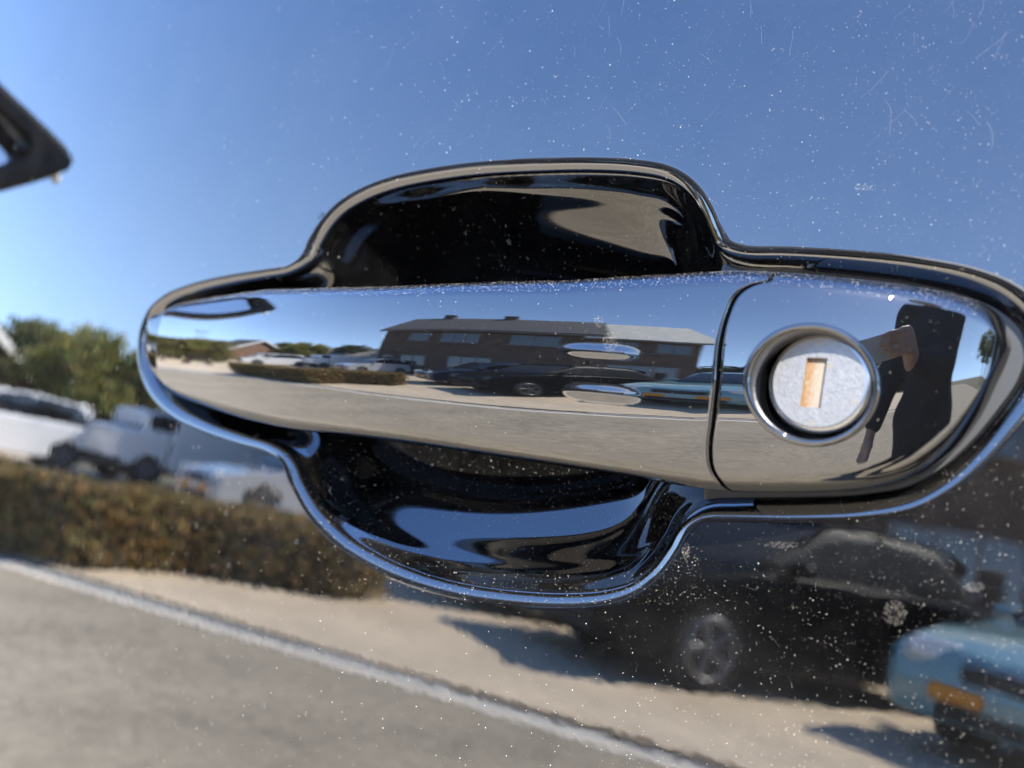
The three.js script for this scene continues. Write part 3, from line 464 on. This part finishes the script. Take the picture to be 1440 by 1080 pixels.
// ---------------------------------------------------------------- vehicles across the street
function makeCar(name, label, color, x, z, turn, { lamp = M.lampWhite, corner = M.amber, group = 'cars parked nose out across the street', dull } = {}) {
  const o = thing(name, label, 'car', [x, 0.03, z], turn, group), paint = mat(...color, dull ? 0.2 : 0.12, { specularIntensity: dull ? 0.15 : 1, clearcoat: dull ? 0 : 1, clearcoatRoughness: 0.02 });
  const W = 1.66, prof = (pts, w, bev) => { const s = new THREE.Shape(new THREE.CatmullRomCurve3(pts.map((p) => V3(p[0], p[1], 0)), true, 'catmullrom', 0.25).getPoints(140).map((v) => new THREE.Vector2(v.x, v.y))); return xf(new THREE.ExtrudeGeometry(s, { depth: w - 2 * bev, bevelEnabled: true, bevelThickness: bev, bevelSize: bev, bevelOffset: -bev, bevelSegments: 5 }), 0, 0, -w / 2 + bev); };
  const lower = [[2.02, 0.24], [2.08, 0.45], [2.0, 0.68], [1.5, 0.83], [0.85, 0.92], [0.3, 0.95], [-1.0, 0.97], [-1.85, 0.93], [-2.0, 0.7], [-2.02, 0.35], [-1.9, 0.22], [-1.62, 0.22], [-1.56, 0.45], [-1.26, 0.62], [-0.96, 0.45], [-0.9, 0.2], [0.9, 0.2], [0.96, 0.45], [1.26, 0.62], [1.56, 0.45], [1.62, 0.22]];
  const body = part('body', prof(lower, W + 0.06, 0.07), paint, o);
  part('cabin', prof([[0.82, 0.90], [0.15, 1.36], [-0.4, 1.42], [-1.3, 1.38], [-1.85, 0.92]], W - 0.16, 0.12), dull ? M.rubber : M.glass, o);
  part('roof', prof([[0.12, 1.40], [-0.4, 1.455], [-1.3, 1.42], [-1.42, 1.36], [-0.5, 1.38], [0.1, 1.34]], W - 0.26, 0.03), paint, o);
  const pil = []; for (const s of [1, -1]) { pil.push(rbox(0.86, 0.05, 0.05, 0.015, 0.48, 1.13, s * (W / 2 - 0.13), s * 0.0, 0, -0.6), rbox(0.06, 0.48, 0.04, 0.01, -0.45, 1.15, s * (W / 2 - 0.11)), rbox(0.2, 0.46, 0.04, 0.01, -1.45, 1.13, s * (W / 2 - 0.12), 0, 0, 0.35)); }
  part('pillar', merge(pil), paint, o);
  const wheels = new THREE.CylinderGeometry(0.31, 0.31, 0.2, 36);
  for (const [wx, wz] of [[1.26, 1], [1.26, -1], [-1.26, 1], [-1.26, -1]]) {
    const wz0 = wz * (W / 2 - 0.10), w = part('wheel', xf(mergeVertices(wheels.clone()), wx, 0.31, wz0, PI / 2, 0, 0), M.tyre, o), sp = [xf(new THREE.CylinderGeometry(0.055, 0.055, 0.05, 16), wx, 0.31, wz0 + wz * 0.1, PI / 2, 0, 0), xf(new THREE.TorusGeometry(0.215, 0.02, 8, 36), wx, 0.31, wz0 + wz * 0.1)];
    for (let k = 0; k < 5; k++) { const a = k / 5 * 2 * PI + wx; sp.push(rbox(0.18, 0.06, 0.03, 0.01, wx + 0.12 * cos(a), 0.31 + 0.12 * sin(a), wz0 + wz * 0.1, 0, 0, a)); }
    part('rim', merge(sp), M.alloy, w);
  }
  for (const s of [1, -1]) { part('headlight', rbox(0.22, 0.15, 0.34, 0.05, 1.94, 0.64, s * 0.60, 0, s * 0.35, 0.25), lamp, o); part('indicator', rbox(0.12, 0.11, 0.34, 0.03, 2.055, 0.42, s * 0.36, 0, s * 0.06, 0), corner, o); part('door_mirror', rbox(0.14, 0.12, 0.2, 0.04, 0.55, 0.99, s * (W / 2 + 0.08)), paint, o); part('tail_light', rbox(0.1, 0.22, 0.22, 0.04, -1.96, 0.78, s * 0.66), M.redLamp, o); part('door_handle', rbox(0.2, 0.03, 0.04, 0.012, -0.6, 0.85, s * (W / 2 + 0.03)), paint, o); }
  part('grille', rbox(0.06, 0.12, 0.7, 0.02, 2.05, 0.56, 0), M.rubber, o); part('bumper_vent', rbox(0.06, 0.1, 1.0, 0.02, 2.05, 0.31, 0), M.rubber, o);
  void body; return o;
}
function makeVan(label, x, z, turn, group) {
  const o = thing('white_van', label, 'van', [x, 0.03, z], turn, group), wm = mat(0.75, 0.75, 0.73, 0.25, { clearcoat: 0.6 });
  part('cargo_box', merge([rbox(3.2, 1.25, 1.8, 0.06, -0.6, 1.02, 0)]), wm, o); part('cab', merge([rbox(1.2, 0.75, 1.85, 0.12, 1.65, 0.78, 0), rbox(0.9, 0.6, 1.7, 0.14, 1.25, 1.30, 0)]), wm, o);
  part('windscreen', rbox(0.04, 0.5, 1.5, 0.015, 1.66, 1.30, 0, 0, 0, 0.45), M.glass, o); for (const s of [1, -1]) { part('side_window', rbox(0.6, 0.32, 0.03, 0.012, 1.3, 1.38, s * 0.85), M.glass, o); part('headlight', rbox(0.1, 0.2, 0.25, 0.04, 2.22, 0.85, s * 0.7), M.lampWhite, o); }
  part('bumper', rbox(0.3, 0.22, 1.9, 0.06, 2.15, 0.42, 0), M.rubber, o); part('chassis', rbox(3.6, 0.14, 1.5, 0.04, -0.2, 0.38, 0), M.rubber, o);
  for (const wx of [1.45, -1.3]) for (const s of [1, -1]) { const w = part('wheel', xf(new THREE.CylinderGeometry(0.34, 0.34, 0.22, 28), wx, 0.34, s * 0.82, PI / 2, 0, 0), M.tyre, o); part('rim', xf(new THREE.CylinderGeometry(0.2, 0.2, 0.02, 20), wx, 0.34, s * 0.935, PI / 2, 0, 0), M.alloy, w); }
  return o;
}
// nose direction (hx, hz) -> turn; the car's own +x is its nose
const carAt = (name, label, color, nx, nz, hdeg, o) => { const t = hdeg * RAD, hx = cos(t), hz = -sin(t); return makeCar(name, label, color, nx - 2.05 * hx, nz - 2.05 * hz, t, o); };
carAt('hatchback', 'black hatchback nose out beside the teal car', [0.003, 0.003, 0.0035], -3.35, 5.15, 117, { corner: M.rubber, lamp: M.glass, dull: true });
carAt('hatchback', 'teal hatchback with amber indicators in front of the brick house', [0.19, 0.35, 0.37], -0.38, 5.60, 113);
carAt('hatchback', 'dark blue hatchback left of the black car by the hedge', [0.012, 0.018, 0.04], -5.5, 6.1, 122);
carAt('hatchback', 'white hatchback beyond the hedge between the two white vans', [0.7, 0.7, 0.7], street(16.2, 9.6)[0], street(16.2, 9.6)[2], 96, { group: 'cars beyond the hedge' });
carAt('estate_car', 'pale silver car parked beyond the hedge, closest to the brick house', [0.35, 0.37, 0.40], ...[street(9.0, 10.4)[0], street(9.0, 10.4)[2]], 98, { group: 'cars beyond the hedge' });
for (const [a, b, t, l] of [[12.6, 14.4, 1.62, 'low white box van beyond the hedge, nearest to the brick house'], [22.5, 17.0, 1.5, 'low white box van left of the other van, beyond the hedge']]) { const p = street(a, b); makeVan(l, p[0], p[2], t, 'white vans beyond the hedge'); }

// ---------------------------------------------------------------- hedge and trees
const leafGeo = (() => { const g = []; for (let k = 0; k < 5; k++) { const q = new THREE.PlaneGeometry(1, 0.6, 2, 1), p = q.attributes.position; for (let i = 0; i < p.count; i++) p.setZ(i, 0.18 * (1 - pow(p.getX(i) * 2, 2))); g.push(xf(q, rr(-0.6, 0.6), rr(-0.6, 0.6), rr(-0.6, 0.6), rnd() * 6, rnd() * 6, rnd() * 6)); } const m = merge(g); m.computeVertexNormals(); return m; })();
const leaf = (r, g, b) => mat(r, g, b, 0.9, { transmission: 0.5, thickness: 0 });
function leaves(name, m, pts, parent) {
  const o = new THREE.InstancedMesh(leafGeo, m, pts.length), q = new THREE.Quaternion(), m4 = new THREE.Matrix4();
  pts.forEach(([x, y, z, s, c], k) => { q.setFromEuler(new THREE.Euler(rnd() * 6, rnd() * 6, rnd() * 6)); m4.compose(V3(x, y, z), q, V3(s, s, s)); o.setMatrixAt(k, m4); o.setColorAt(k, new THREE.Color().setRGB(c * rr(0.8, 1.25), c * rr(0.9, 1.1), c * rr(0.7, 1.1))); });
  o.name = name; o.userData.kind = 'stuff'; o.castShadow = o.receiveShadow = true; parent.add(o); return o;
}
function hedge(label, runs, h, w, m, n, big = 1) {
  const o = thing('hedge', label, 'hedge', [0, 0, 0], 0), pts = [];
  let len = 0; runs.forEach((r, k) => { if (k) len += hypot(r[0] - runs[k - 1][0], r[1] - runs[k - 1][1]); });
  for (let k = 1; k < runs.length; k++) { const [a0, b0] = runs[k - 1], [a1, b1] = runs[k], l = hypot(a1 - a0, b1 - b0), c = floor(n * l / len); for (let i = 0; i < c; i++) { const t = rnd(), a = lerp(a0, a1, t), b = lerp(b0, b1, t), p = street(a + rr(-w / 2, w / 2), b + rr(-w / 2, w / 2)), hh = h * (1 + (big > 1 ? 0.5 : 0.14) * noise.noise(p[0] * 1.7 / big, p[2] * 1.7 / big, 1)); pts.push([p[0], 0.04 + hh * pow(rnd(), 0.8), p[2], big * rr(0.03, 0.06) * (big > 1 ? 1.6 : 1), rr(0.5, 1.3)]); } }
  leaves('foliage', m, pts, o);
  const br = []; for (let k = 1; k < runs.length; k++) { const [a0, b0] = runs[k - 1], [a1, b1] = runs[k], l = hypot(a1 - a0, b1 - b0); for (let s = 0; s < l; s += 0.8) { const p = street(lerp(a0, a1, s / l), lerp(b0, b1, s / l)); br.push(xf(new THREE.CylinderGeometry(0.015, 0.03, h * 0.9, 5), p[0], h * 0.45, p[2], rr(-0.2, 0.2), 0, rr(-0.2, 0.2))); } }
  part('stem', merge(br), bark, o); return o;
}
const bark = mat(0.10, 0.075, 0.055, 0.95);
hedge('low brown green clipped hedge along the kerb before the vans', [[3.5, 6.2], [4.7, 5.4], [4.9, 4.5], [7.4, 4.5]], 0.55, 0.7, leaf(0.32, 0.22, 0.055), 42000);
hedge('overgrown yellow green bushes on the verge past the clipped hedge', [[17, 8.6], [24, 8.2], [33, 8.4], [44, 9.5]], 2.3, 2.4, leaf(0.26, 0.25, 0.06), 16000, 1.8);
hedge('long dark band of green scrub far behind the houses', [[75, 20], [52, 30], [20, 48], [-14, 46]], 3.4, 4, leaf(0.17, 0.18, 0.05), 22000, 4);
hedge('dark green scrub behind the white house to the right', [[-4, 30], [-16, 25], [-34, 20], [-60, 8]], 3.6, 3, leaf(0.08, 0.10, 0.03), 14000, 3.5);
function tree(name, label, a, b, h, r, color, n, group) {
  const p = street(a, b), o = thing(name, label, 'tree', [p[0], 0, p[2]], rnd() * 6, group), lim = [], tips = [];
  lim.push(xf(new THREE.CylinderGeometry(0.035 * h * 0.5, 0.05 * h * 0.6, h * 0.5, 9), 0, h * 0.25, 0));
  for (let k = 0; k < 7; k++) { const az = k / 7 * 6.28 + rr(-0.3, 0.3), t = rr(0.3, 1.0), L = h * rr(0.25, 0.42), y0 = h * rr(0.3, 0.48), d = V3(sin(t) * cos(az), cos(t), sin(t) * sin(az)), g = new THREE.CylinderGeometry(0.008 * h, 0.02 * h, L, 6); g.translate(0, L / 2, 0); g.applyQuaternion(new THREE.Quaternion().setFromUnitVectors(V3(0, 1, 0), d)); g.translate(0, y0, 0); lim.push(g); tips.push(d.multiplyScalar(L).add(V3(0, y0, 0))); }
  part('trunk', merge(lim), bark, o);
  const cl = []; for (let k = 0; k < 26; k++) { const az = rnd() * 6.28, u = rr(-0.7, 1), s = sqrt(1 - u * u * 0.8); cl.push([r * s * cos(az) * rr(0.4, 0.85), h * 0.66 + u * h * 0.27, r * s * sin(az) * rr(0.4, 0.85), r * rr(0.22, 0.4), rr(0.65, 1.3)]); }
  const pts = []; for (let k = 0; k < n; k++) { const c = cl[floor(rnd() * cl.length)], v = V3(rr(-1, 1), rr(-1, 1), rr(-1, 1)); v.normalize().multiplyScalar(c[3] * pow(rnd(), 0.4)); pts.push([c[0] + v.x, c[1] + v.y * 0.8, c[2] + v.z, rr(0.12, 0.26) * (0.5 + h / 16), c[4]]); }
  leaves('crown', leaf(...color), pts, o); return o;
}
const G1 = [0.40, 0.39, 0.09], G2 = [0.42, 0.39, 0.10], G3 = [0.24, 0.25, 0.07], G4 = [0.22, 0.20, 0.04];
const TG = undefined;
tree('broadleaf_tree', 'large rounded green tree over the roofs at far left', 25, 23, 4.5, 3.0, G1, 5200, TG);
tree('broadleaf_tree', 'broad dark green tree behind the beige tiled bungalow', 31, 24, 4.8, 3.4, G3, 4200, TG);
tree('broadleaf_tree', 'tall yellow green tree behind the white edged gable', 45, 17, 8.0, 4.2, G2, 3600, TG);
tree('broadleaf_tree', 'wide low green tree between the bungalow and brick house', 15, 33, 7, 5.0, G2, 4200, TG);
tree('broadleaf_tree', 'green tree behind the left end of the brick house', 20, 38, 8.5, 5.5, G1, 4000, TG);
tree('broadleaf_tree', 'pale feathery tree right of the white edged gable', 26, 33, 5.6, 3.2, [0.11, 0.12, 0.06], 2600, TG);
tree('street_tree', 'green tree left of the white edged gable, nearest to the road', 29, 11.5, 4.2, 3.0, G1, 3600, TG);
tree('street_tree', 'bushy yellow green tree standing past the end of the hedge', 24, 9.6, 2.7, 1.9, G4, 3000, TG);
tree('street_tree', 'dark green tree on the near side of the far road', 66, -10, 9, 5, G3, 3200, TG);
tree('street_tree', 'spreading green tree near side of the road, furthest left', 50, -12, 7, 4.2, G2, 3000, TG);
tree('young_tree', 'slim young tree with yellow green leaves near the kerb', 13, 6.4, 2.3, 0.9, G4, 700, TG);
for (const [a, b, h, l] of [[-16, 22, 8, 'dark green tree behind the white house, its left side'], [-30, 26, 9, 'tall dark tree behind the white house, its right side'], [-44, 14, 8, 'dark green tree past the white house to the right'], [-38, -12, 8, 'lone dark tree on the near side to the right']]) tree('broadleaf_tree', l, a, b, h, 4.6, G3, 3000, TG);
//@@PERSON
// ---------------------------------------------------------------- the photographer and the phone
function fieldMesh(bones, k, cell) {                // smooth union of tapered capsules [x0,y0,z0,r0, x1,y1,z1,r1]
  const lo = V3(9, 9, 9), hi = V3(-9, -9, -9); for (const b of bones) for (const o of [0, 4]) { lo.min(V3(b[o] - b[o + 3], b[o + 1] - b[o + 3], b[o + 2] - b[o + 3])); hi.max(V3(b[o] + b[o + 3], b[o + 1] + b[o + 3], b[o + 2] + b[o + 3])); }
  const c = lo.clone().add(hi).multiplyScalar(0.5), half = max(hi.x - lo.x, hi.y - lo.y, hi.z - lo.z) / 2 + 4 * cell, n = Math.ceil(2 * half / cell);
  const mc = new MarchingCubes(n, undefined, false, false, 400000); mc.isolation = 0; mc.field.fill(-1);
  for (let z = 0; z < n; z++) for (let y = 0; y < n; y++) for (let x = 0; x < n; x++) {
    const p = [c.x + (x - n / 2) / (n / 2) * half, c.y + (y - n / 2) / (n / 2) * half, c.z + (z - n / 2) / (n / 2) * half]; let s = 0;
    if (p[0] < lo.x - 3 * cell || p[0] > hi.x + 3 * cell || p[1] < lo.y - 3 * cell || p[1] > hi.y + 3 * cell || p[2] < lo.z - 3 * cell || p[2] > hi.z + 3 * cell) continue;
    for (const b of bones) { const dx = b[4] - b[0], dy = b[5] - b[1], dz = b[6] - b[2], l = dx * dx + dy * dy + dz * dz, t = l ? clamp(((p[0] - b[0]) * dx + (p[1] - b[1]) * dy + (p[2] - b[2]) * dz) / l) : 0; s += exp(-k * (hypot(p[0] - b[0] - t * dx, p[1] - b[1] - t * dy, p[2] - b[2] - t * dz) - lerp(b[3], b[7], t))); }
    mc.field[x + y * n + z * n * n] = Math.log(max(s, 1e-30)) / k;
  }
  mc.update();
  const g = new THREE.BufferGeometry(); g.setAttribute('position', new THREE.BufferAttribute(mc.positionArray.slice(0, mc.count * 3).map((v, i) => v * half + [c.x, c.y, c.z][i % 3]), 3));
  const m = mergeVertices(g, 1e-5); m.computeVertexNormals(); m.setAttribute('uv', new THREE.BufferAttribute(new Float32Array(m.attributes.position.count * 2), 2)); return m;
}
{
  const skin = mat(0.50, 0.33, 0.25, 0.55), jacket = mat(0.018, 0.018, 0.02, 0.85), jeans = mat(0.02, 0.022, 0.03, 0.9), hairM = mat(0.03, 0.022, 0.016, 0.7), white = mat(0.75, 0.74, 0.72, 0.8);
  const P0 = V3(0.185, 1.135, 0.36), hF = V3(-0.50, -0.22, -0.84).normalize(), hR = V3(0.82, 0.28, -0.5); hR.addScaledVector(hF, -hR.dot(hF)).normalize(); const hU = V3().crossVectors(hR, hF), inPhone = (a, b, c) => { const v = P0.clone().addScaledVector(hR, a).addScaledVector(hU, b).addScaledVector(hF, c); return [v.x, v.y, v.z]; };
  const ph = thing('phone', 'pale cased phone held sideways in the photographer\'s right hand', 'phone', P0.toArray()), bas = new THREE.Matrix4().makeBasis(hR, hU, hF.clone().negate()); ph.setRotationFromMatrix(bas);
  part('case', rbox(0.147, 0.072, 0.008, 0.0035, 0, 0, 0), mat(0.72, 0.72, 0.70, 0.35), ph); part('screen', rbox(0.139, 0.065, 0.001, 0.0004, 0, 0, 0.0042), M.glass, ph);
  part('camera_bump', rbox(0.026, 0.026, 0.0015, 0.0007, -0.056, -0.020, -0.0046), mat(0.02, 0.02, 0.022, 0.3), ph);
  const B = (a, ra, b, rb) => [...a, ra, ...b, rb];
  const feet = [[0.66, 0.0, 0.30], [0.54, 0.0, 0.52]], hips = [[0.70, 0.90, 0.36], [0.60, 0.90, 0.50]], knees = [[0.66, 0.48, 0.31], [0.56, 0.48, 0.49]], sR = [0.70, 1.38, 0.34], sL = [0.53, 1.38, 0.57], eR = [0.57, 1.10, 0.33], wR = [0.335, 1.11, 0.345], eL = [0.50, 1.10, 0.66], wL = [0.40, 0.86, 0.62], ch = [0.615, 1.22, 0.45], pel = [0.65, 0.93, 0.43], nk = [0.60, 1.43, 0.445], hd = [0.555, 1.585, 0.415];
  const o = thing('person', 'person in black jacket and dark jeans holding a phone towards the door', 'person', [0, 0, 0]);
  // palm, four fingers behind the phone, thumb on its screen
  const palm = inPhone(0.098, -0.008, -0.012), hand = [B(wR, 0.026, palm, 0.022), B(inPhone(0.098, 0.018, -0.004), 0.013, inPhone(0.098, -0.032, -0.004), 0.013), B(wR, 0.024, inPhone(0.10, 0.012, -0.008), 0.016)];
  [[0.024, 0.030], [0.006, 0.022], [-0.012, 0.028], [-0.029, 0.040]].forEach(([y, x], k) => { const a = inPhone(0.097, y, 0.004), b = inPhone(0.083, y + 0.001, 0.0165), c = inPhone(x + 0.022, y + 0.003, 0.0155), d = inPhone(x + 0.004, y + 0.004, 0.0130), r = k === 3 ? 0.0075 : 0.0088; hand.push(B(a, r + 0.0012, b, r + 0.0003), B(b, r, c, r - 0.0008), B(c, r - 0.0008, d, r - 0.002)); });
  hand.push(B(inPhone(0.098, -0.02, -0.02), 0.012, inPhone(0.078, 0.0, -0.019), 0.010), B(inPhone(0.078, 0, -0.019), 0.010, inPhone(0.052, 0.010, -0.0135), 0.0085));
  const lh = [B(wL, 0.024, [0.385, 0.79, 0.615], 0.024), B([0.385, 0.80, 0.60], 0.016, [0.38, 0.77, 0.635], 0.014)]; [[0.595, 0.69], [0.608, 0.68], [0.622, 0.685], [0.636, 0.70]].forEach(([z, y]) => lh.push(B([0.382, 0.775, z], 0.0095, [0.37, y + 0.04, z], 0.0085), B([0.37, y + 0.04, z], 0.0085, [0.355, y + 0.012, z], 0.007))); lh.push(B([0.385, 0.80, 0.592], 0.011, [0.362, 0.745, 0.575], 0.009));
  const f = V3(-0.80, -0.30, -0.52).normalize(), r = V3(0.545, 0, -0.84).normalize(), u = V3().crossVectors(r, f), H3 = (a, b, c) => V3(...hd).addScaledVector(r, a).addScaledVector(u, b).addScaledVector(f, c).toArray();
  const head = [B(H3(0, 0.03, -0.02), 0.088, H3(0, 0.035, 0.015), 0.082), B(H3(0, -0.02, 0.03), 0.068, H3(0, -0.07, 0.05), 0.042), B(H3(0, 0.005, 0.088), 0.008, H3(0, -0.028, 0.106), 0.012), B(H3(-0.02, -0.062, 0.078), 0.010, H3(0.02, -0.062, 0.078), 0.010), B(H3(0, -0.06, 0), 0.052, nk, 0.056), B(H3(-0.036, 0.028, 0.08), 0.010, H3(0.036, 0.028, 0.08), 0.010)];
  for (const s of [-1, 1]) head.push(B(H3(s * 0.080, 0.012, -0.008), 0.012, H3(s * 0.080, -0.022, -0.002), 0.010));
  const arms = [B(sR, 0.045, eR, 0.040), B(eR, 0.040, wR, 0.028), B(sL, 0.045, eL, 0.040), B(eL, 0.040, wL, 0.028), B(nk, 0.06, ch, 0.12), B(ch, 0.12, pel, 0.12), B(sL, 0.05, sR, 0.05)];
  for (const k of [0, 1]) arms.push(B(hips[k], 0.08, knees[k], 0.055), B(knees[k], 0.055, [feet[k][0] + 0.02, 0.08, feet[k][2] + 0.01], 0.038));
  const body = part('body', merge([fieldMesh(arms, 45, 0.014), fieldMesh(head, 90, 0.0042), fieldMesh(hand, 300, 0.003), fieldMesh(lh, 250, 0.0035)]), skin, o);
  for (const s of [-1, 1]) part('eye', xf(new THREE.SphereGeometry(0.0125, 16, 12), ...H3(s * 0.033, 0.012, 0.078)), white, body);
  part('hair', fieldMesh([B(H3(0, 0.05, -0.03), 0.092, H3(0, 0.07, 0.01), 0.082), B(H3(-0.06, 0.02, -0.03), 0.04, H3(-0.06, -0.02, -0.04), 0.03), B(H3(0.06, 0.02, -0.03), 0.04, H3(0.06, -0.02, -0.04), 0.03), B(H3(0, 0, -0.07), 0.05, H3(0, -0.05, -0.06), 0.04)], 80, 0.006), hairM, body);
  part('jacket', fieldMesh([B(nk, 0.072, ch, 0.135), B(ch, 0.145, pel, 0.150), B(V3(...hips[0]).toArray(), 0.12, V3(...hips[1]).toArray(), 0.12), B(sL, 0.068, sR, 0.068), B(sR, 0.066, eR, 0.058), B(eR, 0.058, V3(...eR).lerp(V3(...wR), 0.9).toArray(), 0.042), B(sL, 0.066, eL, 0.058), B(eL, 0.058, V3(...eL).lerp(V3(...wL), 0.9).toArray(), 0.042)], 40, 0.012), jacket, body);
  const legs = []; for (const k of [0, 1]) legs.push(B(hips[k], 0.100, knees[k], 0.070), B(knees[k], 0.070, [feet[k][0] + 0.02, 0.09, feet[k][2] + 0.01], 0.056)); legs.push(B(hips[0], 0.11, hips[1], 0.11));
  part('jeans', fieldMesh(legs, 45, 0.013), jeans, body);
  const sh = []; for (const q of feet) sh.push(B([q[0] + 0.03, 0.048, q[2] + 0.02], 0.046, [q[0] - 0.13, 0.040, q[2] - 0.09], 0.038)); part('shoes', fieldMesh(sh, 120, 0.008), mat(0.02, 0.02, 0.02, 0.6), body);
}
renderer.render(scene, camera);
